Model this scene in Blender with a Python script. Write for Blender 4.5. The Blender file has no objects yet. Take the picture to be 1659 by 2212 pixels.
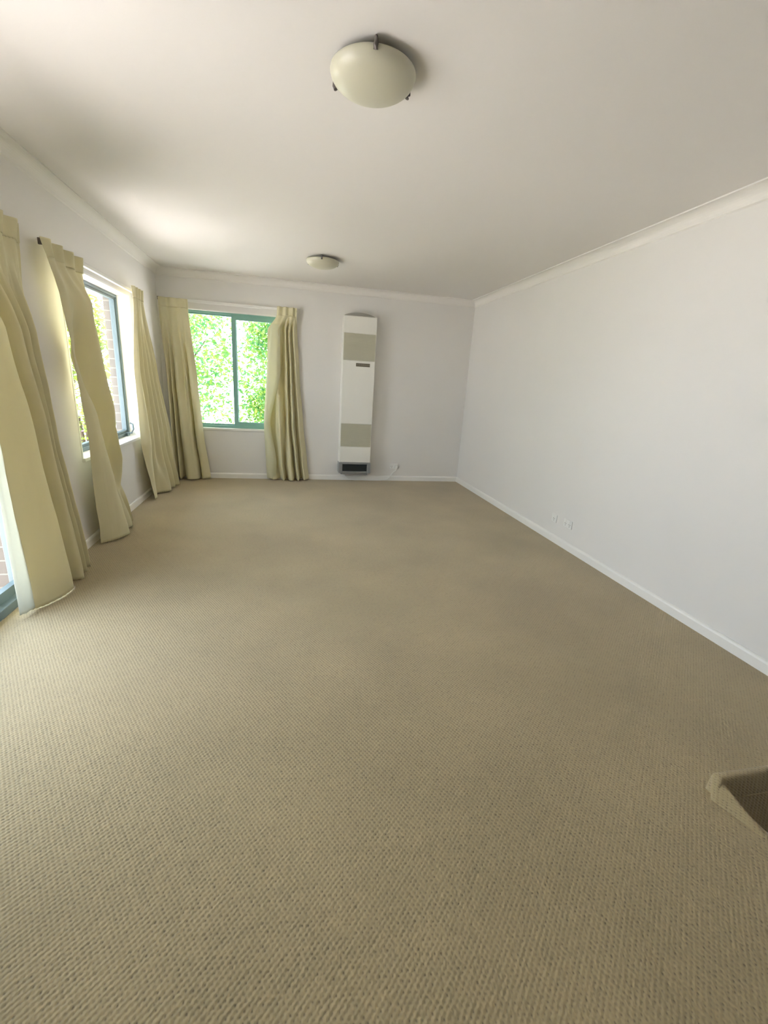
import bpy, bmesh, math, random
from mathutils import Vector, Matrix, noise

# ------------------------------------------------------------------ camera, world, sun, exposure
S = bpy.context.scene
COL = S.collection
H = 2.4                      # ceiling height
XL, XR, YB, YR = -1.456, 2.398, 5.924, -6.5     # left wall, right wall, back wall, wall behind camera
PITCH, YAW, ROLL, FPX, CAMZ = -.2839, .2241, .0631, 952.7, 1.308

cd = bpy.data.cameras.new('camera'); cam = bpy.data.objects.new('camera', cd); COL.objects.link(cam)
cd.sensor_fit = 'HORIZONTAL'; cd.sensor_width = 36; cd.lens = FPX * 36 / 1659
fw = Vector((math.sin(YAW)*math.cos(PITCH), math.cos(YAW)*math.cos(PITCH), math.sin(PITCH)))
r0 = fw.cross(Vector((0, 0, 1))).normalized(); u0 = r0.cross(fw)
rr = r0*math.cos(ROLL) + u0*math.sin(ROLL); uu = -r0*math.sin(ROLL) + u0*math.cos(ROLL)
M = Matrix((rr, uu, -fw)).transposed().to_4x4(); M.translation = (0, 0, CAMZ)
cam.matrix_world = M; cd.clip_start = .02; cd.clip_end = 200
S.camera = cam

S.view_settings.view_transform = 'Standard'; S.view_settings.look = 'None'
S.view_settings.gamma = 1; S.view_settings.use_curve_mapping = False
S.view_settings.exposure = 0.45
S.cycles.use_denoising = True
S.cycles.max_bounces = 14; S.cycles.diffuse_bounces = 9; S.cycles.transparent_max_bounces = 16
S.cycles.sample_clamp_indirect = 12

W = bpy.data.worlds.new('sky'); S.world = W; W.use_nodes = True
wn = W.node_tree.nodes; wl = W.node_tree.links
bg = wn['Background']; tc = wn.new('ShaderNodeTexCoord'); sx = wn.new('ShaderNodeSeparateXYZ')
rp = wn.new('ShaderNodeValToRGB'); wl.new(tc.outputs['Generated'], sx.inputs[0]); wl.new(sx.outputs['Z'], rp.inputs[0])
wl.new(rp.outputs[0], bg.inputs[0]); bg.inputs[1].default_value = 7.2
rp.color_ramp.elements[0].position = 0.0; rp.color_ramp.elements[0].color = (.90, .96, 1.04, 1)
rp.color_ramp.elements[1].position = .7; rp.color_ramp.elements[1].color = (.70, .84, 1.06, 1)

sd = bpy.data.lights.new('sun', 'SUN'); sun = bpy.data.objects.new('sun', sd); COL.objects.link(sun)
sd.energy = 60; sd.angle = .02; sd.color = (1, .955, .90)
sun.rotation_euler = Vector((-.25, .62, .80)).to_track_quat('Z', 'Y').to_euler()

def portal(name, loc, nrm, sx_, sy_):
    d = bpy.data.lights.new(name, 'AREA'); d.shape = 'RECTANGLE'; d.size = sx_; d.size_y = sy_
    d.cycles.is_portal = True
    o = bpy.data.objects.new(name, d); COL.objects.link(o); o.location = loc
    o.rotation_euler = (-Vector(nrm)).to_track_quat('Z', 'Y').to_euler()
# sky portals: let the sky sampling go through the three glazed openings
portal('daylight_portal', (XL-.27, 1.92, 1.03), (1, 0, 0), 1.8, 2.2)
portal('daylight_portal', (XL-.27, 4.22, 1.3), (1, 0, 0), 1.36, 1.6)
portal('daylight_portal', (-.52, YB+.27, 1.3), (0, -1, 0), 1.4, 1.4)

# ------------------------------------------------------------------ materials
def mat(name, col=(.8, .8, .8), rough=.6, metal=0, build=None):
    m = bpy.data.materials.new(name); m.use_nodes = True
    nt = m.node_tree; b = nt.nodes['Principled BSDF']
    b.inputs['Base Color'].default_value = (*col, 1); b.inputs['Roughness'].default_value = rough
    b.inputs['Metallic'].default_value = metal
    if build: build(nt, b)
    return m
def N(nt, t, **k):
    n = nt.nodes.new(t)
    for a, v in k.items(): setattr(n, a, v)
    return n
def noisy(scale, amt, col, bump=0, det=4):
    """slight tone variation of a paint / plaster"""
    def f(nt, b):
        g = N(nt, 'ShaderNodeNewGeometry'); n = N(nt, 'ShaderNodeTexNoise'); n.inputs['Scale'].default_value = scale
        n.inputs['Detail'].default_value = det; nt.links.new(g.outputs['Position'], n.inputs['Vector'])
        r = N(nt, 'ShaderNodeValToRGB'); nt.links.new(n.outputs['Fac'], r.inputs[0])
        r.color_ramp.elements[0].position = .3; r.color_ramp.elements[1].position = .7
        r.color_ramp.elements[0].color = (*[c*(1-amt) for c in col], 1)
        r.color_ramp.elements[1].color = (*[min(1, c*(1+amt)) for c in col], 1)
        nt.links.new(r.outputs[0], b.inputs['Base Color'])
        if bump:
            n2 = N(nt, 'ShaderNodeTexNoise'); n2.inputs['Scale'].default_value = 260; nt.links.new(g.outputs['Position'], n2.inputs['Vector'])
            bm_ = N(nt, 'ShaderNodeBump'); bm_.inputs['Strength'].default_value = bump; bm_.inputs['Distance'].default_value = .002
            nt.links.new(n2.outputs['Fac'], bm_.inputs['Height']); nt.links.new(bm_.outputs[0], b.inputs['Normal'])
    return f
WALLC = (.765, .75, .73); CEILC = (.76, .74, .715)
m_wall = mat('wall_paint', WALLC, .55, build=noisy(1.3, .012, WALLC, .06))
m_ceil = mat('ceiling_paint', CEILC, .8, build=noisy(1.0, .012, CEILC, .05))
m_trim = mat('white_gloss_trim', (.84, .83, .80), .35)
m_cornice = mat('cornice_plaster', (.80, .78, .75), .6)

def carpet_nodes(nt, b):
    """loop pile carpet: staggered rows of loops with darker pits, patchy wear"""
    L = nt.links.new
    g = N(nt, 'ShaderNodeNewGeometry')
    wn_ = N(nt, 'ShaderNodeTexNoise'); wn_.inputs['Scale'].default_value = 45; wn_.inputs['Detail'].default_value = 2
    L(g.outputs['Position'], wn_.inputs['Vector'])
    wv = N(nt, 'ShaderNodeVectorMath', operation='MULTIPLY_ADD'); L(wn_.outputs['Color'], wv.inputs[0])
    wv.inputs[1].default_value = (.005, .005, 0); L(g.outputs['Position'], wv.inputs[2])
    rot = N(nt, 'ShaderNodeVectorRotate', rotation_type='Z_AXIS'); rot.inputs['Angle'].default_value = math.radians(8)
    L(wv.outputs[0], rot.inputs['Vector'])
    s0 = N(nt, 'ShaderNodeSeparateXYZ'); L(rot.outputs[0], s0.inputs[0])
    zz = N(nt, 'ShaderNodeCombineXYZ'); L(s0.outputs['Z'], zz.inputs[0]); L(s0.outputs['Z'], zz.inputs[1])
    ad = N(nt, 'ShaderNodeVectorMath', operation='MULTIPLY_ADD'); L(zz.outputs[0], ad.inputs[0]); ad.inputs[1].default_value = (.8, .8, 0); L(rot.outputs[0], ad.inputs[2])
    sp = N(nt, 'ShaderNodeSeparateXYZ'); L(ad.outputs[0], sp.inputs[0])
    def sn(sock, per, ph=0):
        a = N(nt, 'ShaderNodeMath', operation='MULTIPLY_ADD'); L(sock, a.inputs[0]); a.inputs[1].default_value = 2*math.pi/per; a.inputs[2].default_value = ph
        s = N(nt, 'ShaderNodeMath', operation='SINE'); L(a.outputs[0], s.inputs[0]); return s.outputs[0]
    mu = N(nt, 'ShaderNodeMath', operation='MULTIPLY'); L(sn(sp.outputs['X'], .0150), mu.inputs[0]); L(sn(sp.outputs['Y'], .0190), mu.inputs[1])
    h = N(nt, 'ShaderNodeMapRange'); L(mu.outputs[0], h.inputs['Value']); h.inputs['From Min'].default_value = -1
    # random strength of each pit
    n2 = N(nt, 'ShaderNodeTexNoise'); n2.inputs['Scale'].default_value = 60; n2.inputs['Detail'].default_value = 3; L(g.outputs['Position'], n2.inputs['Vector'])
    hh = N(nt, 'ShaderNodeMath', operation='MULTIPLY_ADD'); L(n2.outputs['Fac'], hh.inputs[0]); hh.inputs[1].default_value = 1.15; L(h.outputs[0], hh.inputs[2])
    r = N(nt, 'ShaderNodeValToRGB'); L(hh.outputs[0], r.inputs[0])
    e = r.color_ramp.elements; e[0].position = .45; e[0].color = (.215, .170, .092, 1); e[1].position = .95; e[1].color = (.41, .335, .185, 1)
    m_ = e.new(.66); m_.color = (.345, .284, .165, 1)
    n3 = N(nt, 'ShaderNodeTexNoise'); n3.inputs['Scale'].default_value = 1.6; n3.inputs['Detail'].default_value = 5; L(g.outputs['Position'], n3.inputs['Vector'])
    r3 = N(nt, 'ShaderNodeValToRGB'); L(n3.outputs['Fac'], r3.inputs[0])
    r3.color_ramp.elements[0].position = .35; r3.color_ramp.elements[0].color = (.90, .89, .87, 1)
    r3.color_ramp.elements[1].position = .65; r3.color_ramp.elements[1].color = (1.04, 1.03, 1.02, 1)
    mx = N(nt, 'ShaderNodeMix', data_type='RGBA', blend_type='MULTIPLY'); mx.inputs['Factor'].default_value = 1
    L(r.outputs[0], mx.inputs['A']); L(r3.outputs[0], mx.inputs['B']); L(mx.outputs['Result'], b.inputs['Base Color'])
    bp = N(nt, 'ShaderNodeBump'); bp.inputs['Strength'].default_value = .5; bp.inputs['Distance'].default_value = .003
    L(hh.outputs[0], bp.inputs['Height']); L(bp.outputs[0], b.inputs['Normal'])
    b.inputs['Sheen Weight'].default_value = .25; b.inputs['Sheen Roughness'].default_value = .6
    b.inputs['Sheen Tint'].default_value = (.9, .9, 1, 1); b.inputs['Specular IOR Level'].default_value = .25
m_carpet = mat('beige_loop_carpet', (.3, .26, .2), .85, build=carpet_nodes)

def fabric_nodes(col, trans):
    def f(nt, b):
        L = nt.links.new
        tc_ = N(nt, 'ShaderNodeNewGeometry'); n = N(nt, 'ShaderNodeTexNoise'); n.inputs['Scale'].default_value = 420; n.inputs['Detail'].default_value = 2
        L(tc_.outputs['Position'], n.inputs['Vector'])
        bp = N(nt, 'ShaderNodeBump'); bp.inputs['Strength'].default_value = .12; bp.inputs['Distance'].default_value = .002
        L(n.outputs['Fac'], bp.inputs['Height']); L(bp.outputs[0], b.inputs['Normal'])
        b.inputs['Base Color'].default_value = (*col, 1); b.inputs['Roughness'].default_value = .75
        b.inputs['Sheen Weight'].default_value = .2
        t = N(nt, 'ShaderNodeBsdfTranslucent'); t.inputs[0].default_value = (col[0]*1.1, col[1]*1.1, col[2]*1.0, 1)
        mx = N(nt, 'ShaderNodeMixShader'); mx.inputs[0].default_value = trans
        L(b.outputs[0], mx.inputs[1]); L(t.outputs[0], mx.inputs[2])
        L(mx.outputs[0], nt.nodes['Material Output'].inputs[0])
    return f
FAB = (.75, .70, .47)
m_fabric = mat('olive_beige_curtain_fabric', FAB, build=fabric_nodes(FAB, .12))
m_edge = mat('thin_curtain_edge', (.8, .78, .62), build=fabric_nodes((.80, .79, .64), .45))
m_lining = mat('pale_curtain_lining', (.75, .76, .74), build=fabric_nodes((.75, .77, .76), .35))

def glass_nodes(nt, b):
    L = nt.links.new; t = N(nt, 'ShaderNodeBsdfTransparent'); t.inputs[0].default_value = (.97, .985, .98, 1)
    gl = N(nt, 'ShaderNodeBsdfGlossy'); gl.inputs['Roughness'].default_value = .02
    lw = N(nt, 'ShaderNodeLayerWeight'); lw.inputs[0].default_value = .5
    pw = N(nt, 'ShaderNodeMath', operation='POWER'); L(lw.outputs['Facing'], pw.inputs[0]); pw.inputs[1].default_value = 5
    fr = N(nt, 'ShaderNodeMath', operation='MULTIPLY_ADD'); L(pw.outputs[0], fr.inputs[0]); fr.inputs[1].default_value = .5; fr.inputs[2].default_value = .025
    mx = N(nt, 'ShaderNodeMixShader'); L(fr.outputs[0], mx.inputs[0]); L(t.outputs[0], mx.inputs[1]); L(gl.outputs[0], mx.inputs[2])
    L(mx.outputs[0], nt.nodes['Material Output'].inputs[0])
m_glass = mat('window_glass', build=glass_nodes)
m_frame = mat('blue_grey_aluminium', (.13, .18, .20), .45, .0)
m_frameglare = mat('glare_tinted_aluminium', (.22, .43, .37), .45, .0)  # mint glow of the lens flare mixed into the frame colour

def brick_nodes(nt, b):
    L = nt.links.new; g = N(nt, 'ShaderNodeNewGeometry'); s = N(nt, 'ShaderNodeSeparateXYZ'); L(g.outputs['Position'], s.inputs[0])
    a = N(nt, 'ShaderNodeMath', operation='ADD'); L(s.outputs['X'], a.inputs[0]); L(s.outputs['Y'], a.inputs[1])
    c = N(nt, 'ShaderNodeCombineXYZ'); L(a.outputs[0], c.inputs[0]); L(s.outputs['Z'], c.inputs[1])
    t = N(nt, 'ShaderNodeTexBrick'); t.inputs['Scale'].default_value = 1; t.inputs['Brick Width'].default_value = .24; t.inputs['Row Height'].default_value = .086
    t.inputs['Mortar Size'].default_value = .006; L(c.outputs[0], t.inputs['Vector'])
    t.inputs['Color1'].default_value = (.155, .130, .11, 1); t.inputs['Color2'].default_value = (.12, .105, .092, 1); t.inputs['Mortar'].default_value = (.24, .225, .19, 1)
    L(t.outputs['Color'], b.inputs['Base Color'])
    bp = N(nt, 'ShaderNodeBump'); bp.inputs['Distance'].default_value = .006; bp.invert = True; L(t.outputs['Fac'], bp.inputs['Height']); L(bp.outputs[0], b.inputs['Normal'])
m_brick = mat('brown_brick', (.2, .16, .14), .85, build=brick_nodes)
m_soffit = mat('soffit_paint', (.45, .43, .38), .7)
m_gutter = mat('grey_gutter', (.16, .20, .20), .5)
DK = (.56, .51, .50)
m_deck = mat('weathered_deck_timber', DK, .7, build=noisy(7, .25, DK))
GR = (.50, .465, .43)
m_bounceground = mat('pale_bounce_ground', GR, .9, build=noisy(3, .15, GR))  # ground made pale so it bounces warm sunlight up to the ceiling
m_rail = mat('grey_railing_paint', (.22, .24, .32), .6)
m_bark = mat('bark', (.10, .075, .05), .9, build=noisy(14, .3, (.10, .075, .05)))

def leaf_mat(name, c1, c2):
    def f(nt, b):
        L = nt.links.new; g = N(nt, 'ShaderNodeNewGeometry')
        r = N(nt, 'ShaderNodeValToRGB'); L(g.outputs['Random Per Island'], r.inputs[0])
        r.color_ramp.elements[0].color = (*c1, 1); r.color_ramp.elements[1].color = (*c2, 1)
        L(r.outputs[0], b.inputs['Base Color']); b.inputs['Roughness'].default_value = .6
        t = N(nt, 'ShaderNodeBsdfTranslucent'); L(r.outputs[0], t.inputs[0])
        mx = N(nt, 'ShaderNodeMixShader'); mx.inputs[0].default_value = .4
        L(b.outputs[0], mx.inputs[1]); L(t.outputs[0], mx.inputs[2]); L(mx.outputs[0], nt.nodes['Material Output'].inputs[0])
    return mat(name, build=f)
m_leaf = leaf_mat('tree_leaf', (.06, .24, .09), (.25, .36, .05))
m_leaf2 = leaf_mat('shrub_leaf', (.12, .22, .04), (.28, .32, .04))
m_flower = leaf_mat('purple_petal', (.30, .10, .36), (.42, .22, .40))

m_shade = mat('frosted_glass_shade', (.56, .545, .43), .35)
m_shade.node_tree.nodes['Principled BSDF'].inputs['Subsurface Weight'].default_value = .15
m_shade.node_tree.nodes['Principled BSDF'].inputs['Subsurface Radius'].default_value = (.03, .03, .02)
m_clip = mat('brushed_nickel_clip', (.16, .14, .13), .4, .6)
m_plastic = mat('white_plastic', (.82, .82, .80), .35)
m_casing = mat('heater_enamel', (.84, .83, .78), .35)
m_toparch = mat('arch_grey_enamel', (.40, .39, .35), .5)
m_grille = mat('heater_grille_enamel', (.56, .54, .43), .45)
m_heatdark = mat('heater_outlet_dark', (.03, .038, .038), .5)
m_chrome = mat('heater_silver_trim', (.34, .36, .38), .35, .5)
m_badge = mat('heater_badge', (.15, .13, .095), .4)
m_badge2 = mat('heater_badge_mark', (.30, .26, .20), .4)
m_slot = mat('dark_slot', (.03, .03, .03), .6)

# ------------------------------------------------------------------ mesh helpers
def finish(bm, name, m, parent=None, smooth=False):
    me = bpy.data.meshes.new(name); bmesh.ops.recalc_face_normals(bm, faces=bm.faces[:]); bm.to_mesh(me); bm.free()
    if smooth:
        for p in me.polygons: p.use_smooth = True
    me.materials.append(m); o = bpy.data.objects.new(name, me); COL.objects.link(o)
    if parent: o.parent = parent
    return o
def box(bm, x0, x1, y0, y1, z0, z1, bev=0):
    r = bmesh.ops.create_cube(bm, size=1); vs = r['verts']
    for v in vs:
        v.co = Vector((x0 if v.co.x < 0 else x1, y0 if v.co.y < 0 else y1, z0 if v.co.z < 0 else z1))
    if bev:
        es = list({e for v in vs for e in v.link_edges})
        bmesh.ops.bevel(bm, geom=es, offset=bev, segments=2, profile=.5, affect='EDGES')
def BX(name, m, dims, parent=None, bev=0, loc=(0, 0, 0)):
    bm = bmesh.new()
    for d in dims: box(bm, *d, bev)
    o = finish(bm, name, m, parent); o.location = loc; return o
def tube(bm, pts, r, seg=8):
    pts = [Vector(p) for p in pts]; rings = []
    for i, p in enumerate(pts):
        t = (pts[min(i+1, len(pts)-1)] - pts[max(i-1, 0)]).normalized()
        a = t.cross(Vector((0, 0, 1)) if abs(t.z) < .9 else Vector((1, 0, 0))).normalized(); b = t.cross(a)
        ri = r[i] if isinstance(r, (list, tuple)) else r
        rings.append([bm.verts.new(p + (a*math.cos(k*2*math.pi/seg) + b*math.sin(k*2*math.pi/seg))*ri) for k in range(seg)])
    for A, B in zip(rings, rings[1:]):
        for k in range(seg): bm.faces.new((A[k], A[(k+1) % seg], B[(k+1) % seg], B[k]))
    bm.faces.new(rings[0]); bm.faces.new(rings[-1])
def lathe(bm, prof, seg=48):
    rings = []
    for r, z in prof:
        rings.append([bm.verts.new((0, 0, z))] if r < 1e-6 else [bm.verts.new((r*math.cos(k*2*math.pi/seg), r*math.sin(k*2*math.pi/seg), z)) for k in range(seg)])
    for A, B in zip(rings, rings[1:]):
        for k in range(seg):
            a = A[k % len(A)]; b = A[(k+1) % len(A)]; c = B[(k+1) % len(B)]; d = B[k % len(B)]
            f = [a, b, c, d] if len(A) > 1 and len(B) > 1 else ([a, c, d] if len(A) == 1 else [a, b, c])
            if len(set(f)) > 2: bm.faces.new(f)
def prism(bm, prof, along, a0, a1, place):
    """profile list of (p,q), extruded; place(t,p,q)->xyz ; along given as t values"""
    A = [bm.verts.new(place(a0, *q)) for q in prof]; B = [bm.verts.new(place(a1, *q)) for q in prof]
    n = len(prof)
    for k in range(n): bm.faces.new((A[k], A[(k+1) % n], B[(k+1) % n], B[k]))
    bm.faces.new(A); bm.faces.new(B)
def thing(name, label, cat, loc, group=None):
    o = bpy.data.objects.new(name, None); COL.objects.link(o); o.location = loc; o.empty_display_size = .1
    o['label'] = label; o['category'] = cat
    if group: o['group'] = group
    return o
def tag(o, label, cat, group=None, kind=None):
    o['label'] = label; o['category'] = cat
    if group: o['group'] = group
    if kind: o['kind'] = kind
    return o
def struct(o, label=None, cat=None):
    o['kind'] = 'structure'
    if label: o['label'] = label; o['category'] = cat
    return o

# ------------------------------------------------------------------ room shell
SX0, SX1, SY0, SY1 = 1.480, XR-.004, -1.1, .90          # stair opening in the floor
bm = bmesh.new(); F = -.20
box(bm, XL, SX0, YR, YB, F, 0); box(bm, SX0, XR, SY1, YB, F, 0); box(bm, SX0, XR, YR, SY0, F, 0)
bmesh.ops.remove_doubles(bm, verts=bm.verts[:], dist=1e-5)
struct(finish(bm, 'floor', m_carpet), 'beige loop pile carpet covering the whole room floor', 'floor')
struct(BX('ceiling', m_ceil, [(XL-.25, XR+.2, YR-.2, YB+.25, H, H+.15)]), 'flat painted plaster ceiling', 'ceiling')
T = .11                                            # inner leaf thickness, brick leaf outside it
DY0, DY1, DZ = 1.05, 2.78, 2.06                      # sliding door opening
WY0, WY1, WZ0, WZ1 = 3.555, 4.95, .645, 1.955        # side window opening
BX0, BX1, BZ0, BZ1 = -1.20, -.03, .635, 2.01        # back window opening
def holed(name, m, x0, x1, y0, y1, holes, axis, z0=0, z1=H):
    """solid wall with openings: axis 'y' = wall runs along y"""
    bm = bmesh.new(); a0, a1 = (y0, y1) if axis == 'y' else (x0, x1)
    cur = a0
    def seg(p, q, zz0, zz1):
        if axis == 'y': box(bm, x0, x1, p, q, zz0, zz1)
        else: box(bm, p, q, y0, y1, zz0, zz1)
    for (p, q, h0, h1) in holes:
        seg(cur, p, z0, z1)
        if h0 > z0: seg(p, q, z0, h0)
        seg(p, q, h1, z1); cur = q
    seg(cur, a1, z0, z1)
    return finish(bm, name, m)
struct(holed('wall_left', m_wall, XL-T, XL, YR, YB, [(DY0, DY1, 0, DZ), (WY0, WY1, WZ0, WZ1)], 'y', 0))
struct(holed('wall_back', m_wall, XL-T, XR+.1, YB, YB+T, [(BX0, BX1, BZ0, BZ1)], 'x', 0))
struct(BX('wall_right', m_wall, [(XR, XR+.12, YR, YB, -2.6, H)]))
struct(BX('wall_rear', m_wall, [(XL-T, XR+.12, YR-.12, YR, 0, H)]))
struct(BX('wall_stair_blocker', m_wall, [(SX0-.12, SX0-.02, -2.6, .22, 0, H)]))  # unseen partition added to darken the stairwell and the floor near it
# brick leaf outside
struct(holed('wall_exterior_left', m_brick, XL-.235, XL-T, YR, YB+.25, [(DY0-.02, DY1+.02, -.3, DZ), (WY0-.02, WY1+.02, WZ0-.06, WZ1)], 'y', -.3))
struct(holed('wall_exterior_back', m_brick, XL-T, XR+.1, YB+T, YB+.25, [(BX0-.02, BX1+.02, BZ0-.06, BZ1)], 'x', -.3))

# cornices (cove moulding)
c = .078
cove = [(0, 0), (c, 0), (c, -.008)] + [(c-.008 - (c-.016)*math.sin(t*math.pi/2/8), -.008 - (c-.016)*(1-math.cos(t*math.pi/2/8))) for t in range(9)] + [(0, -c)]
def trim(name, prof, place, a0, a1, m):
    bm = bmesh.new(); prism(bm, prof, None, a0, a1, place); return struct(finish(bm, name, m))
o = trim('trim_1', cove, lambda t, p, q: (XR-p, t, H+q), YR, YB, m_cornice); tag(o, 'white cove cornice along the long right wall', 'cornice')
o = trim('trim_2', cove, lambda t, p, q: (XL+p, t, H+q), YR, YB, m_cornice); tag(o, 'white cove cornice above the curtained left wall', 'cornice')
o = trim('trim_3', cove, lambda t, p, q: (t, YB-p, H+q), XL, XR, m_cornice); tag(o, 'white cove cornice above the far wall with heater', 'cornice')
o = trim('trim_4', cove, lambda t, p, q: (t, YR+p, H+q), XL, XR, m_cornice); tag(o, 'white cove cornice on the wall behind the viewer', 'cornice')
# baseboards
sk = [(0, 0), (.016, 0), (.016, .052), (.012, .062), (.006, .067), (0, .067)]
trim('baseboard_right', sk, lambda t, p, q: (XR-p, t, q), SY1, YB-.016, m_trim)
trim('baseboard_back', sk, lambda t, p, q: (t, YB-p, q), XL, XR, m_trim)
trim('baseboard_left', sk, lambda t, p, q: (XL+p, t, q), DY1+.04, YB-.016, m_trim)
trim('baseboard_rear', sk, lambda t, p, q: (t, YR+p, q), XL, XR, m_trim)

# ------------------------------------------------------------------ windows and door
def frame_boxes(ax, a0, a1, z0, z1, d0, d1, w):
    f = lambda p, q, u, v: (d0, d1, p, q, u, v) if ax == 'y' else (p, q, d0, d1, u, v)
    return [f(a0, a1, z0, z0+w), f(a0, a1, z1-w, z1), f(a0, a0+w, z0+w, z1-w), f(a1-w, a1, z0+w, z1-w)]
def window(name, loc, label):
    o = bpy.data.objects.new(name, None); COL.objects.link(o); o.location = loc; struct(o, label, 'window'); return o
def loc_parent(o, root):      # geometry was built in world coordinates
    o.parent = root; o.matrix_parent_inverse = Matrix.Translation(root.location).inverted(); return o
# side window : awning sash, white reveal boards, crank handle
w1 = window('window_1', (XL-.08, (WY0+WY1)/2, WZ0), 'dark framed window in the left wall with a brick reveal outside')
fd0, fd1 = XL-.165, XL-.105
loc_parent(BX('window_frame', m_frame, frame_boxes('y', WY0, WY1, WZ0, WZ1, fd0, fd1, .038), bev=.003), w1)
loc_parent(BX('sash', m_frame, frame_boxes('y', WY0+.038, WY1-.038, WZ0+.038, WZ1-.038, fd0+.012, fd1-.012, .02)), w1)
loc_parent(BX('pane', m_glass, [(fd0+.028, fd0+.033, WY0+.058, WY1-.058, WZ0+.058, WZ1-.058)]), w1)
bd = .014
loc_parent(BX('reveal_lining', m_trim, [(XL-.105, XL+.004, WY0, WY1, WZ1-bd, WZ1), (XL-.105, XL+.004, WY0, WY0+bd, WZ0, WZ1-bd), (XL-.105, XL+.004, WY1-bd, WY1, WZ0, WZ1-bd)]), w1)
loc_parent(BX('window_sill', m_trim, [(XL-.105, XL+.022, WY0-.004, WY1+.03, WZ0-.02, WZ0+.006)], bev=.004), w1)
bm = bmesh.new(); cy = WY1-.10
box(bm, fd1, fd1+.02, cy-.035, cy+.035, WZ0+.006, WZ0+.04, .004)
tube(bm, [(fd1+.015, cy, WZ0+.03), (fd1+.045, cy, WZ0+.035), (fd1+.06, cy+.01, WZ0+.07), (fd1+.055, cy+.02, WZ0+.12), (fd1+.03, cy+.02, WZ0+.13)], .008)
loc_parent(finish(bm, 'window_crank', m_frame, smooth=False), w1)
# back window : two sliding panes
w2 = window('window_2', ((BX0+BX1)/2, YB+.08, BZ0), 'sliding window in the far wall, frame coloured with lens glare, filled with bright leaves')
g0, g1 = YB+.05, YB+.12
loc_parent(BX('window_frame', m_frameglare, frame_boxes('x', BX0, BX1, BZ0, BZ1, g0, g1, .034), bev=.003), w2)
mx = -.625
loc_parent(BX('sliding_sash', m_frameglare, frame_boxes('x', mx-.036, BX1-.034, BZ0+.034, BZ1-.034, g0+.004, g0+.03, .05)), w2)
loc_parent(BX('fixed_sash', m_frameglare, frame_boxes('x', BX0+.034, mx+.02, BZ0+.034, BZ1-.034, g0+.036, g0+.062, .018)), w2)
loc_parent(BX('pane', m_glass, [(mx, BX1-.06, g0+.014, g0+.018, BZ0+.06, BZ1-.06)]), w2)
loc_parent(BX('pane', m_glass, [(BX0+.05, mx+.004, g0+.046, g0+.050, BZ0+.05, BZ1-.05)]), w2)
loc_parent(BX('reveal_lining', m_trim, [(BX0, BX1, YB-.004, YB+.05, BZ1-bd, BZ1), (BX0, BX0+bd, YB-.004, YB+.05, BZ0, BZ1-bd), (BX1-bd, BX1, YB-.004, YB+.05, BZ0, BZ1-bd)]), w2)
loc_parent(BX('window_sill', m_trim, [(BX0-.03, BX1+.03, YB-.02, YB+.05, BZ0-.02, BZ0+.006)], bev=.004), w2)
# sliding glass door
d1 = window('door_1', (XL-.08, (DY0+DY1)/2, 0), 'blue grey framed sliding glass door onto the deck, at the left edge'); d1['category'] = 'door'
h0, h1 = XL-.13, XL-.03; ym = (DY0+DY1)/2
loc_parent(BX('door_frame', m_frame, frame_boxes('y', DY0, DY1, 0.0, DZ, h0, h1, .045), bev=.003), d1)
loc_parent(BX('door_sill', m_frame, [(XL-.055, XL+.0, DY0, DY1, 0.0, .05)], bev=.004), d1)
p = loc_parent(BX('sliding_panel', m_frame, frame_boxes('y', ym-.03, DY1-.045, .045, DZ-.045, h0+.055, h0+.09, .06)), d1)
loc_parent(BX('fixed_panel', m_frame, frame_boxes('y', DY0+.045, ym+.03, .045, DZ-.045, h0+.01, h0+.045, .06)), d1)
loc_parent(BX('pane', m_glass, [(h0+.070, h0+.075, ym+.03, DY1-.105, .105, DZ-.105)]), d1)
loc_parent(BX('pane', m_glass, [(h0+.025, h0+.030, DY0+.105, ym-.03, .105, DZ-.105)]), d1)
loc_parent(BX('door_handle', m_frame, [(h0+.09, h0+.12, ym-.01, ym+.015, .95, 1.15)], bev=.004), d1)

# ------------------------------------------------------------------ stairwell at the right
st = thing('staircase', 'carpeted stairs going down through the floor opening beside the right wall', 'stairs', (1.9, .9, -.2))
for k in range(8):
    z = -.19*(k+1); y = SY1 - .25*k
    loc_parent(BX('step', m_carpet, [(SX0-.02, SX1, y-.27, y, z-.16, z)], bev=.01), st)
loc_parent(BX('stairwell_lining', m_carpet, [(SX0-.1, SX0-.002, SY0, SY1, -1.9, -.20), (SX0-.1, SX1, SY1+.002, SY1+.1, -1.9, -.20), (SX0-.1, SX1, SY0-.1, SY0-.002, -1.9, -.20)]), st)
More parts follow.
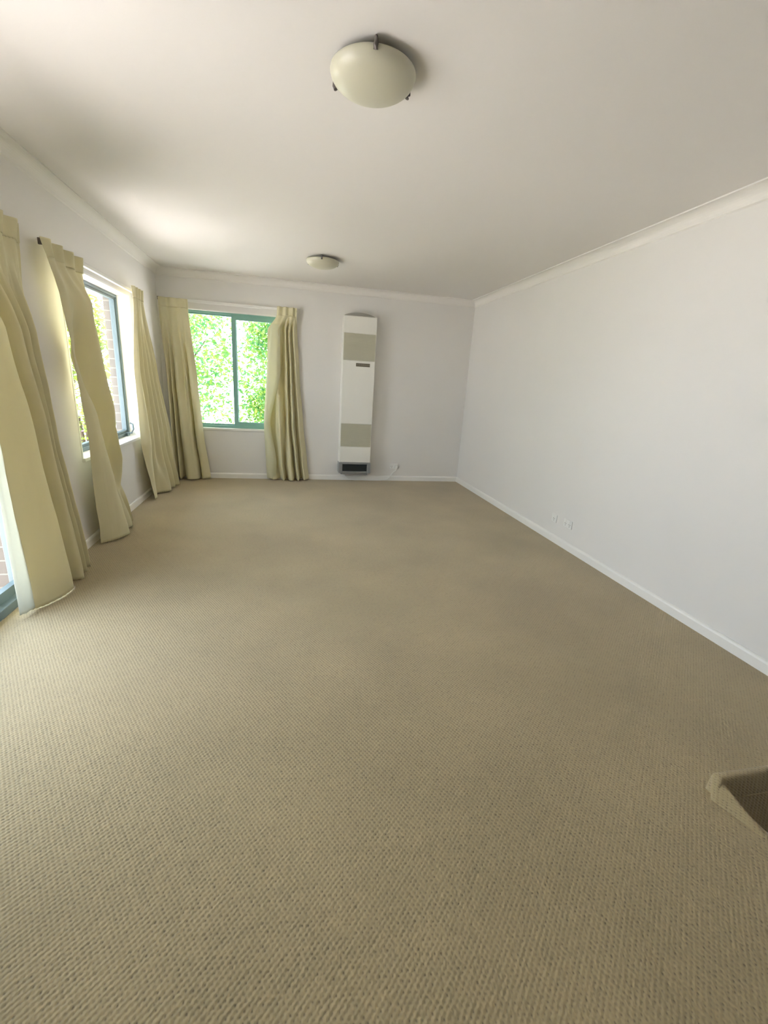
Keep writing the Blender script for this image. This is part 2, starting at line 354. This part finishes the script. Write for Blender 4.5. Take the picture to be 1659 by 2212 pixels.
# raised carpeted rim, its left arm a short wedge sloping down into the floor
def rim():
    bm = bmesh.new()
    yf, yn, h = .945, .915, .08
    xs = [1.447, 1.450, 1.458, 1.55, 1.7, 1.9, SX1]
    prof = [(yf+.006, 0), (yf+.003, h*.6), (yf, h*.9), (yf-.006, h), (yn+.006, h), (yn, h*.93), (yn-.004, h*.8), (yn-.012, -.01), (SY1-.003, -.2)]
    rows = [[bm.verts.new((x, y, z*(1 if i > 1 else (.9, .97)[i]) + .001*math.sin(x*40))) for y, z in prof] for i, x in enumerate(xs)]
    for A, B in zip(rows, rows[1:]):
        for k in range(len(A)-1): bm.faces.new((A[k], B[k], B[k+1], A[k+1]))
    bm.faces.new(rows[-1]); bm.faces.new(rows[0])
    # wedge : outer slope catches the window light
    n = 12; R_ = []
    for i in range(n+1):
        t = i/n; y = yf-.001 - .192*t; hh = max(.0015, h*.98*(1-t)**1.1*min(1, .94+t*2))
        rx = 1.456 + .030*t
        R_.append([bm.verts.new(q) for q in ((rx-.030+.02*t, y-.035*(1-t), 0), (rx-.020+.012*t, y-.022*(1-t), hh*.35), (rx-.008, y-.004*(1-t), hh*.85), (rx-.002, y, hh), (rx+.004, y, hh*.9), (rx+.012+.01*t, y, hh*.4-.002), (SX0+.002, y, -.2))])
    for a, b in zip(R_, R_[1:]):
        for k in range(len(a)-1): bm.faces.new((a[k], a[k+1], b[k+1], b[k]))
    bm.faces.new(R_[0])
    return finish(bm, 'carpeted_rim', m_carpet, smooth=True)
loc_parent(rim(), st)

# ------------------------------------------------------------------ curtains
def cat(pts, n):
    """Catmull-Rom through 2-D points"""
    P = [pts[0]] + list(pts) + [pts[-1]]; out = []
    for i in range(1, len(P)-2):
        for j in range(n):
            t = j/n; q = []
            for k in range(2):
                a, b, c_, d = P[i-1][k], P[i][k], P[i+1][k], P[i+2][k]
                q.append(.5*(2*b + (c_-a)*t + (2*a-5*b+4*c_-d)*t*t + (3*b-a-3*c_+d)*t**3))
            out.append(tuple(q))
    out.append(pts[-1]); return out
def row_at(rows, z):
    """rows: (z, [(s,d)...]) from top to bottom, monotone smooth blend"""
    if z >= rows[0][0]: return rows[0][1]
    for (z0, a), (z1, b) in zip(rows, rows[1:]):
        if z >= z1:
            t = (z0-z)/(z0-z1); t = t*t*(3-2*t)*.5 + t*.5
            return [(p[0]*(1-t)+q[0]*t, p[1]*(1-t)+q[1]*t) for p, q in zip(a, b)]
    return rows[-1][1]
def drape(name, rows, z0, z1, place, m, seed, crumple=.006, n=7, nz=90, lift=0):
    bm = bmesh.new(); grid = []
    for i in range(nz+1):
        z = z0 + (z1-z0)*i/nz
        sp = cat(row_at(rows, z), n); R = []
        for j, (s, d) in enumerate(sp):
            v = noise.noise(Vector((s*5, z*2.2, seed)))*crumple + noise.noise(Vector((s*13+z*4, z*6-s*9, seed+7)))*crumple*.45
            zz = z
            if i == nz: zz = z + .0015*math.sin(j*.7+seed)
            R.append(bm.verts.new(place(s, max(.018, d+v+lift), zz)))
        grid.append(R)
    for A, B in zip(grid, grid[1:]):
        for k in range(len(A)-1): bm.faces.new((A[k], A[k+1], B[k+1], B[k]))
    me = bpy.data.meshes.new(name); bm.to_mesh(me); bm.free()
    for p_ in me.polygons: p_.use_smooth = True
    me.materials.append(m); o = bpy.data.objects.new(name, me); COL.objects.link(o)
    md = o.modifiers.new('thick', 'SOLIDIFY'); md.thickness = .0025; md.offset = 0
    return o
def folds(L, R, us, ds, amp=1.45):
    return [(L+(R-L)*u, max(.02, .105+(d-.105)*amp)) for u, d in zip(us, ds)]
def place_left(s, d, z): return (XL+d, s, z)
def place_back(s, d, z): return (s, YB-d, z)
def curtain(label, rows, place, seed, ztop, zbot, crumple=.006, lining=None, lin_top=1.86, lin_mat=None, group='olive beige curtains at the windows'):
    z = ztop; s = sum(q[0] for q in rows[-1][1])/len(rows[-1][1])
    t = thing('curtain', label, 'curtain', place(s, .1, zbot), group)
    loc_parent(drape('pleated_heading', rows, ztop, ztop-.095, place, m_fabric, seed, .003, nz=10, lift=.003), t)
    loc_parent(drape('fabric_panel', rows, ztop-.09, zbot, place, m_fabric, seed, crumple), t)
    if lining: loc_parent(drape('lining', lining, lin_top, zbot+.012, place, lin_mat, seed+3, .003), t)
    return t
def pleat_row(L, R, npl, n, amp, base):
    """tight pinch pleats sampled at n control points"""
    out = []
    for i in range(n):
        u = i/(n-1); out.append((L+(R-L)*u, base+amp*(.5-.5*math.cos(2*math.pi*npl*u+1.2))))
    return out
def resample(pts, n):
    P = cat(pts, 12); m = len(P)-1
    return [P[round(i*m/(n-1))] for i in range(n)]
NC = 73
# door curtain (frontmost): wide flat leading panel, then four tighter folds
ctop = 1.985
u = [0, .10, .28, .42, .48, .52, .57, .63, .67, .71, .75, .79, .83, .87, .91, .95, 1]
C1 = [(ctop, pleat_row(2.22, 2.945, 6, NC, .05, .08)),
      (1.88, pleat_row(2.24, 2.94, 6, NC, .03, .08)),
      (1.45, resample(folds(2.36, 2.955, u, [.11, .125, .14, .12, .07, .07, .13, .12, .07, .07, .125, .07, .07, .125, .07, .09, .06]), NC)),
      (.95, resample(folds(2.44, 3.01, u, [.11, .13, .15, .13, .06, .06, .145, .13, .06, .06, .135, .06, .06, .13, .06, .09, .05]), NC)),
      (.006, resample(folds(2.49, 3.17, u, [.095, .13, .16, .155, .055, .05, .155, .15, .05, .05, .15, .05, .05, .14, .05, .12, .05]), NC))]
C1L = [(ctop, [(2.20, .085), (2.21, .09), (2.23, .10), (2.25, .105)]), (.95, [(2.39, .10), (2.40, .11), (2.42, .112), (2.445, .112)]),
       (.015, [(2.415, .075), (2.43, .09), (2.46, .10), (2.50, .105)])]
curtain('olive beige curtain nearest the viewer, beside the sliding door', C1, place_left, 1.3, ctop, .006, .007, C1L, ctop-.12, m_lining)
# side window, near curtain, twisted with a diagonal fold
u2 = [0, .12, .28, .42, .55, .66, .78, .88, 1]
C2 = [(1.985, pleat_row(3.17, 3.69, 3.6, NC, .05, .07)),
      (1.88, pleat_row(3.22, 3.70, 3.6, NC, .02, .085)),
      (1.70, resample(folds(3.29, 3.72, u2, [.10, .115, .12, .14, .145, .15, .14, .12, .09]), NC)),
      (1.35, resample(folds(3.37, 3.74, u2, [.105, .10, .065, .06, .12, .15, .15, .13, .07]), NC)),
      (.95, resample(folds(3.42, 3.84, u2, [.105, .13, .13, .09, .05, .10, .15, .14, .07]), NC)),
      (.60, resample(folds(3.45, 3.93, u2, [.10, .14, .15, .13, .10, .05, .07, .14, .07]), NC)),
      (.015, resample(folds(3.50, 4.07, u2, [.085, .13, .16, .165, .10, .14, .14, .045, .12]), NC))]
curtain('twisted olive curtain on the near side of the left wall window', C2, place_left, 4.1, 1.985, .015, .012)
# side window, far curtain
u3 = [0, .08, .16, .24, .32, .40, .48, .56, .64, .72, .80, .90, 1]
def ramp3(L, R, d0, d1, a, prof):
    return [(L+(R-L)*u, max(.02, d0+(d1-d0)*u+a*q)) for u, q in zip(u3, prof)]
C3 = [(2.005, pleat_row(4.70, 5.02, 4, NC, .04, .08)),
      (1.90, pleat_row(4.71, 5.03, 4, NC, .022, .09)),
      (1.30, resample(ramp3(4.72, 5.17, .07, .125, .026, [-.5, .6, .2, -1, .6, -1, 1, -1, 1, -1, 1, -1, .6]), NC)),
      (.60, resample(ramp3(4.74, 5.40, .06, .16, .036, [-.5, .7, .9, -1, .6, -1.1, 1, -1, 1, -1, 1, -.8, .3]), NC)),
      (.015, resample(ramp3(4.80, 5.62, .085, .185, .045, [.6, .5, -.3, -1.5, -.6, .9, 1, -1, 1, -1, 1, -.4, -.9]), NC))]
curtain('pale lit curtain on the far side of the left wall window', C3, place_left, 8.4, 2.005, .015, .006)
# back window left curtain (in the room corner)
u4 = [0, .07, .14, .2, .27, .33, .42, .58, .68, .73, .78, .88, 1]
C4 = [(2.085, pleat_row(-1.42, -1.11, 3, NC, .02, .09)),
      (1.98, pleat_row(-1.42, -1.11, 3, NC, .018, .085)),
      (1.2, resample(folds(-1.40, -1.06, u4, [.06, .11, .06, .10, .05, .10, .11, .07, .11, .06, .10, .08, .06]), NC)),
      (.6, resample(folds(-1.39, -1.02, u4, [.06, .13, .05, .13, .04, .11, .13, .12, .11, .04, .11, .12, .08]), NC)),
      (.015, resample(folds(-1.385, -.955, u4, [.05, .14, .04, .15, .03, .10, .16, .16, .14, .03, .12, .12, .09]), NC))]
curtain('olive green curtain left of the far window, in the room corner', C4, place_back, 12.7, 2.085, .015, .005)
# back window right curtain, leading edge blown across the glass
u5 = [0, .10, .20, .30, .38, .45, .52, .60, .66, .73, .80, .88, 1]
C5 = [(2.10, pleat_row(-.12, .11, 3, NC, .03, .085)),
      (2.0, pleat_row(-.125, .105, 3, NC, .02, .085)),
      (1.84, resample(folds(-.235, .115, u5, [.06, .08, .10, .12, .13, .09, .06, .10, .05, .10, .05, .09, .05]), NC)),
      (1.35, resample(folds(-.245, .145, u5, [.05, .08, .12, .14, .10, .04, .06, .12, .05, .12, .05, .09, .05]), NC)),
      (.75, resample(folds(-.285, .195, u5, [.08, .04, .05, .09, .14, .12, .04, .12, .05, .14, .05, .10, .05]), NC)),
      (.25, resample(folds(-.27, .25, u5, [.05, .10, .06, .10, .15, .05, .13, .15, .05, .15, .04, .11, .05]), NC)),
      (.015, resample(folds(-.25, .28, u5, [.05, .11, .10, .05, .15, .05, .14, .15, .04, .15, .03, .12, .05]), NC))]
C5L = [(1.90, [(-.195, .10), (-.175, .125), (-.15, .14), (-.12, .14), (-.09, .13)]),
       (1.35, [(-.25, .08), (-.225, .12), (-.18, .15), (-.13, .165), (-.085, .14)]),
       (.75, [(-.292, .09), (-.275, .13), (-.26, .15), (-.235, .15), (-.215, .13)]),
       (.25, [(-.275, .08), (-.25, .13), (-.21, .15), (-.17, .15), (-.14, .13)]),
       (.015, [(-.262, .06), (-.235, .11), (-.20, .12), (-.17, .10), (-.15, .08)])]
curtain('beige curtain right of the far window, leading edge over the glass', C5, place_back, 17.9, 2.10, .015, .006, C5L, 1.90, m_edge)

# rails
def rail(label, axis, a0, a1, z, dist):
    if axis == 'y': base = (XL+dist, (a0+a1)/2, z); t = thing('curtain_rail', label, 'curtain rail', base)
    else: base = ((a0+a1)/2, YB-dist, z); t = thing('curtain_rail', label, 'curtain rail', base)
    w = .012
    def B(nm, m, da0, da1, dd0, dd1, z0, z1):
        d = (XL+dd0, XL+dd1, da0, da1, z0, z1) if axis == 'y' else (da0, da1, YB-dd1, YB-dd0, z0, z1)
        loc_parent(BX(nm, m, [d], bev=.002), t)
    B('track', m_plastic, a0, a1, dist-w, dist+w, z-.013, z+.013)
    for f in (.02, .5, .98):
        q = a0+(a1-a0)*f; B('bracket', m_trim, q-.012, q+.012, 0, dist, z+.004, z+.016)
    B('end_cap', m_clip, a0-.012, a0, dist-.016, dist+.016, z-.018, z+.018)
    B('end_cap', m_clip, a1, a1+.012, dist-.016, dist+.016, z-.018, z+.018)
    return t
rail('white curtain track over the left wall window', 'y', 3.30, 5.04, 1.985, .04)
rail('white curtain track over the sliding glass door', 'y', .35, 2.90, 1.975, .065)
rail('white curtain track over the far window', 'x', -1.42, .10, 2.075, .06)

# ------------------------------------------------------------------ wall heater
hx0, hx1, hd = .665, 1.085, .145
ht = thing('wall_heater', 'tall white wall furnace heater with beige grilles on the far wall', 'heater', (.875, YB, .10))
yf = YB-hd
loc_parent(BX('casing', m_casing, [(hx0, hx1, yf+.012, YB, .20, 2.075)], bev=.008), ht)
loc_parent(BX('top_panel', m_casing, [(hx0+.004, hx1-.004, yf, yf+.02, 1.875, 2.07)], bev=.006), ht)
loc_parent(BX('centre_panel', m_casing, [(hx0+.004, hx1-.004, yf, yf+.02, .775, 1.555)], bev=.006), ht)
loc_parent(BX('bottom_panel', m_casing, [(hx0+.004, hx1-.004, yf-.004, yf+.02, .27, .475)], bev=.006), ht)
for nm, z0, z1 in (('upper_grille', 1.558, 1.872), ('lower_grille', .478, .772)):
    ls = [(hx0+.012, hx1-.012, yf+.008, yf+.016, z0, z1)]
    k = int((z1-z0)/.016)
    for i in range(k): z = z0+.006+i*(z1-z0-.006)/k; ls.append((hx0+.012, hx1-.012, yf+.001, yf+.010, z, z+.0095))
    loc_parent(BX(nm, m_grille, ls), ht)
bgp = loc_parent(BX('badge', m_badge, [(.838, 1.015, yf-.004, yf+.002, 1.488, 1.528)], bev=.002), ht)
loc_parent(BX('badge_mark', m_badge2, [(.850+i*.024, .864+i*.024, yf-.006, yf-.003, 1.503, 1.513) for i in range(7)], bev=.001), bgp)
# outlet grille at the foot
loc_parent(BX('outlet_surround', m_chrome, [(hx0-.004, hx0+.045, yf-.012, YB-.01, .125, .268), (hx1-.045, hx1+.004, yf-.012, YB-.01, .125, .268), (hx0+.045, hx1-.045, yf-.012, yf+.02, .245, .268),
                                (hx0+.045, hx1-.045, yf-.012, YB-.01, .125, .150)], bev=.005), ht)
loc_parent(BX('outlet_grille', m_heatdark, [(hx0+.045, hx1-.045, yf+.006, yf+.014, .15, .245)] + [(hx0+.045, hx1-.045, yf-.004, yf+.006, .158+i*.016, .164+i*.016) for i in range(6)]), ht)
loc_parent(BX('base_tray', m_chrome, [(hx0+.03, hx1-.03, yf+.02, YB, .10, .126)], bev=.005), ht)
bm = bmesh.new()      # curved grey plate on top
n = 16; A = []; B_ = []
for i in range(n+1):
    x = hx0+.01+(hx1-hx0-.02)*i/n; zt = 2.078+.042*math.sin(math.pi*i/n)**.8
    A.append((x, zt))
for y_ in (yf+.05, YB): pass
vs0 = [bm.verts.new((x, YB-.085, z)) for x, z in A]; vs1 = [bm.verts.new((x, YB, z)) for x, z in A]
b0 = [bm.verts.new((x, YB-.085, 2.07)) for x, z in A]; b1 = [bm.verts.new((x, YB, 2.07)) for x, z in A]
for i in range(n):
    bm.faces.new((vs0[i], vs0[i+1], vs1[i+1], vs1[i])); bm.faces.new((b0[i], b0[i+1], vs0[i+1], vs0[i])); bm.faces.new((b0[i], b1[i], b1[i+1], b0[i+1]))
    bm.faces.new((b1[i], vs1[i], vs1[i+1], b1[i+1]))
bm.faces.new((b0[0], vs0[0], vs1[0], b1[0])); bm.faces.new((b0[n], b1[n], vs1[n], vs0[n]))
loc_parent(finish(bm, 'curved_top_plate', m_toparch), ht)

# sockets
def socket(label, loc, rotz, w=.115, plug=False, rockers=2):
    """plate lies in local xz, facing -y"""
    t = thing('power_outlet', label, 'power outlet', loc); t.rotation_euler = (0, 0, rotz)
    hgt = .072
    BX('face_plate', m_plastic, [(-w/2, w/2, -.009, 0, -hgt/2, hgt/2)], t, .003)
    for i in range(rockers):
        cx = (-.25+.5*i)*w if rockers > 1 else 0
        BX('switch', m_trim, [(cx-.006, cx+.006, -.013, -.008, .014, .028)], t, .001)
        BX('socket_slots', m_slot, [(cx-.010, cx-.007, -.0098, -.0085, -.006, .004), (cx+.007, cx+.010, -.0098, -.0085, -.006, .004), (cx-.0015, cx+.0015, -.0098, -.0085, -.022, -.012)], t)
    return t
socket('white double power outlet low on the far wall beside the heater', (1.445, YB, .205), 0)
pl = BX('power_plug', m_plastic, [(-.02, .02, -.045, -.0100, -.022, .018)], bev=.006, loc=(1.475, YB, .20))

bm = bmesh.new()
P = [(.74, YB-.05, .10), (.76, YB-.06, .07), (.80, YB-.055, .035), (.88, YB-.045, .010), (1.0, YB-.04, .008), (1.15, YB-.045, .008), (1.28, YB-.04, .010), (1.36, YB-.035, .03), (1.40, YB-.035, .075), (1.43, YB-.04, .12), (1.47, YB-.05, .15), (1.475, YB-.04, .18)]
P3 = []
for i in range(len(P)-1):
    a = P[max(0, i-1)]; b = P[i]; c_ = P[i+1]; d = P[min(len(P)-1, i+2)]
    for j in range(5):
        t_ = j/5; P3.append(tuple(.5*(2*b[k]+(c_[k]-a[k])*t_+(2*a[k]-5*b[k]+4*c_[k]-d[k])*t_*t_+(3*b[k]-a[k]-3*c_[k]+d[k])*t_**3) for k in range(3)))
P3.append(P[-1]); tube(bm, P3, .005)
cord = loc_parent(finish(bm, 'power_cord', m_plastic, smooth=True), ht)
pl.parent = cord; pl.location = (1.475, YB, .20)
socket('white outlet plate low on the right wall, the one farther away', (XR, 3.455, .215), -math.pi/2, .075, rockers=1)
socket('white outlet plate low on the right wall, the nearer one', (XR, 3.25, .225), -math.pi/2, .115)

# ------------------------------------------------------------------ ceiling lights
def ceiling_light(label, x, y):
    t = thing('ceiling_light', label, 'ceiling light', (x, y, H), 'frosted dome ceiling lights')
    bm = bmesh.new(); lathe(bm, [(0, 0), (.085, 0), (.09, -.004), (.09, -.02), (.08, -.025), (0, -.025)]); finish(bm, 'base_plate', m_plastic, t, True)
    bm = bmesh.new(); R0, D = .154, .062
    prof = [(.148, -.020), (R0, -.022), (R0+.001, -.026)]
    for i in range(1, 15):
        a = i/14*math.pi/2; prof.append((R0*math.cos(a)**.92 if i < 14 else 0, -.026-D*math.sin(a)))
    lathe(bm, prof, 64); o = finish(bm, 'shade', m_shade, t, True)
    md = o.modifiers.new('thick', 'SOLIDIFY'); md.thickness = .004; md.offset = -1
    for k in range(3):
        a = math.radians(-97+120*k)
        bm = bmesh.new(); ca, sa = math.cos(a), math.sin(a)
        def pt(r, z, s=0): return (r*ca - s*sa, r*sa + s*ca, z)
        tube(bm, [pt(.10, -.006), pt(.158, -.008), pt(.163, -.018), pt(.162, -.030), pt(.156, -.042)], [.004, .005, .0065, .0085, .0085], 10)
        finish(bm, 'clip', m_clip, t, True)
    return t
ceiling_light('larger looking frosted dome light near the camera on the ceiling', .303, 1.955)
ceiling_light('small looking frosted dome light near the far wall on the ceiling', .325, 4.70)

# ------------------------------------------------------------------ outdoors
struct(BX('ground', m_bounceground, [(-30, 25, -20, 40, -.7, -.45)]), 'ground outside the windows, made pale to bounce sunlight indoors', 'paving')
dk = thing('deck', 'pale weathered timber deck outside the sliding door', 'deck', (-2.7, 1.5, -.2))
for i in range(17):
    x = XL-.26-.01-i*.125
    loc_parent(BX('deck_board', m_deck, [(x-.118, x, -2.5, 5.6, -.13, -.10)], bev=.003), dk)
for y in (-2.4, -.9, .6, 2.1, 3.6, 5.1): loc_parent(BX('joist', m_deck, [(-3.8, XL-.27, y, y+.05, -.45, -.13)]), dk)
rl = thing('deck_railing', 'grey blue slatted railing along the outer edge of the deck', 'railing', (-3.75, 1.5, -.1))
loc_parent(BX('handrail', m_rail, [(-3.80, -3.70, -2.5, 5.6, .82, .87)], bev=.004), rl)
loc_parent(BX('bottom_rail', m_rail, [(-3.77, -3.73, -2.5, 5.6, -.03, .02)]), rl)
for i in range(6): loc_parent(BX('post', m_rail, [(-3.79, -3.71, -2.5+i*1.6, -2.42+i*1.6, -.1, .82)]), rl)
loc_parent(BX('baluster', m_rail, [(-3.76, -3.74, -2.3+i*.16, -2.28+i*.16, .02, .82) for i in range(49)]), rl)
# eaves
ev = thing('roof_eave', 'pale soffit and grey gutter over the left wall window', 'eave', (XL-.6, 1.5, 2.2))
loc_parent(BX('soffit', m_soffit, [(XL-.85, XL-.25, YR, YB+.8, 2.17, 2.19)]), ev)
loc_parent(BX('fascia', m_soffit, [(XL-.88, XL-.85, YR, YB+.8, 2.12, 2.30)]), ev)
loc_parent(BX('gutter', m_gutter, [(XL-.98, XL-.88, YR, YB+.8, 2.15, 2.26)], bev=.01), ev)
loc_parent(BX('roof_sheet', m_gutter, [(XL-.95, XR+.3, YR, YB+.85, H+.16, H+.20)]), ev)
ev2 = thing('roof_eave', 'unseen soffit above the far window, deepened to block the sun', 'eave', (0, YB+.5, 2.2))
loc_parent(BX('soffit', m_soffit, [(XL-.25, XR+.3, YB+.25, YB+1.4, 2.22, 2.24)]), ev2)  # unseen eave run out far enough to keep sun off the far window
loc_parent(BX('fascia', m_soffit, [(XL-.25, XR+.3, YB+1.4, YB+1.43, 2.18, 2.36)]), ev2)

def leaves(name, m, blobs, count, size, seed, parent, flat=.6):
    rnd = random.Random(seed); V = []; Fc = []
    wts = [b[3]*b[4]*b[5] for b in blobs]
    for _ in range(count):
        bx = rnd.choices(blobs, wts)[0]
        while True:
            p_ = Vector((rnd.uniform(-1, 1), rnd.uniform(-1, 1), rnd.uniform(-1, 1)))
            if p_.length <= 1: break
        if p_.length > .01: p_ = p_.normalized()*(p_.length**.6)
        ctr = Vector((bx[0]+p_.x*bx[3], bx[1]+p_.y*bx[4], bx[2]+p_.z*bx[5]))
        if ctr.z < -.42: continue
        a = Vector((rnd.gauss(0, 1), rnd.gauss(0, 1), rnd.gauss(0, .6))).normalized()
        b_ = a.cross(Vector((rnd.gauss(0, 1), rnd.gauss(0, 1), rnd.gauss(0, 1)))).normalized(); nrm = a.cross(b_)
        s = size*rnd.uniform(.6, 1.3); k = len(V)
        V += [ctr-a*s, ctr+b_*s*.45-nrm*s*.08, ctr+a*s, ctr-b_*s*.45-nrm*s*.08]; Fc.append((k, k+1, k+2, k+3))
    me = bpy.data.meshes.new(name); me.from_pydata([tuple(v) for v in V], [], Fc); me.materials.append(m)
    o = bpy.data.objects.new(name, me); COL.objects.link(o); o['kind'] = 'stuff'; loc_parent(o, parent); return o
def tree(label, x, y, h, blobs, count, size, seed):
    t = thing('tree', label, 'tree', (x, y, -.45), 'leafy trees outside the far window')
    rnd = random.Random(seed); bm = bmesh.new()
    tube(bm, [(x, y, -.45), (x+.05, y, h*.2), (x-.04, y+.05, h*.5), (x, y, h)], [.12, .10, .07, .02], 10)
    for b in blobs:
        z0 = max(0, b[2]-.8); tube(bm, [(x, y, min(z0, h*.8)), ((x+b[0])/2, (y+b[1])/2, (z0+b[2])/2+.1), (b[0], b[1], b[2])], [.03, .018, .008], 6)
    loc_parent(finish(bm, 'trunk', m_bark, smooth=True), t)
    leaves('foliage', m_leaf, blobs, count, size, seed, t); return t
tree('leafy tree seen through the left half of the far window', -1.9, 9.3, 3.2,
     [(-1.8, 9.3, 1.4, .8, .8, 1.0), (-1.6, 9.0, .5, .6, .7, .9), (-2.0, 9.5, 2.7, .8, .8, .8), (-2.3, 9.6, 1.7, .6, .8, 1.2), (-1.5, 9.4, 1.9, .55, .7, .8), (-1.9, 8.8, .0, .8, .5, .5)], 7500, .05, 3)
tree('denser yellow green tree filling the right half of the far window', -.1, 9.0, 3.4,
     [(-.2, 9.0, 1.4, .75, .8, 1.0), (.2, 9.2, 2.2, .9, .8, 1.0), (-.4, 9.1, .3, .6, .7, .8), (.1, 9.4, .5, .9, .8, .9), (-.35, 9.3, 2.4, .6, .7, .8), (-.2, 8.8, .0, .8, .5, .5)], 13000, .05, 5)
def shrub(label, x, y, h, r, count, seed, flowers=0):
    t = thing('shrub', label, 'shrub', (x, y, -.45))
    bm = bmesh.new(); rnd = random.Random(seed)
    for i in range(7):
        a = rnd.uniform(0, 6.28); tube(bm, [(x, y, -.45), (x+.3*r*math.cos(a), y+.3*r*math.sin(a), h*.4), (x+.6*r*math.cos(a), y+.6*r*math.sin(a), h*.8)], [.025, .018, .006], 6)
    loc_parent(finish(bm, 'stem', m_bark, smooth=True), t)
    bl = [(x, y, h*.45, r, r, h*.5), (x+.1, y-.1, h*.8, r*.7, r*.7, h*.25)]
    leaves('foliage', m_leaf2, bl, count, .04, seed, t)
    if flowers: leaves('blossom', m_flower, bl, flowers, .022, seed+9, t)
    return t
shrub('purple flowering shrub behind the left wall window', -2.75, 7.0, 2.3, .55, 3200, 21, 500)
shrub('tall yellow green shrub behind the left wall window', -3.6, 8.3, 3.4, .9, 3800, 22, 60)
shrub('low shrub beyond the deck railing', -4.7, 4.6, 1.5, .8, 2600, 23, 120)
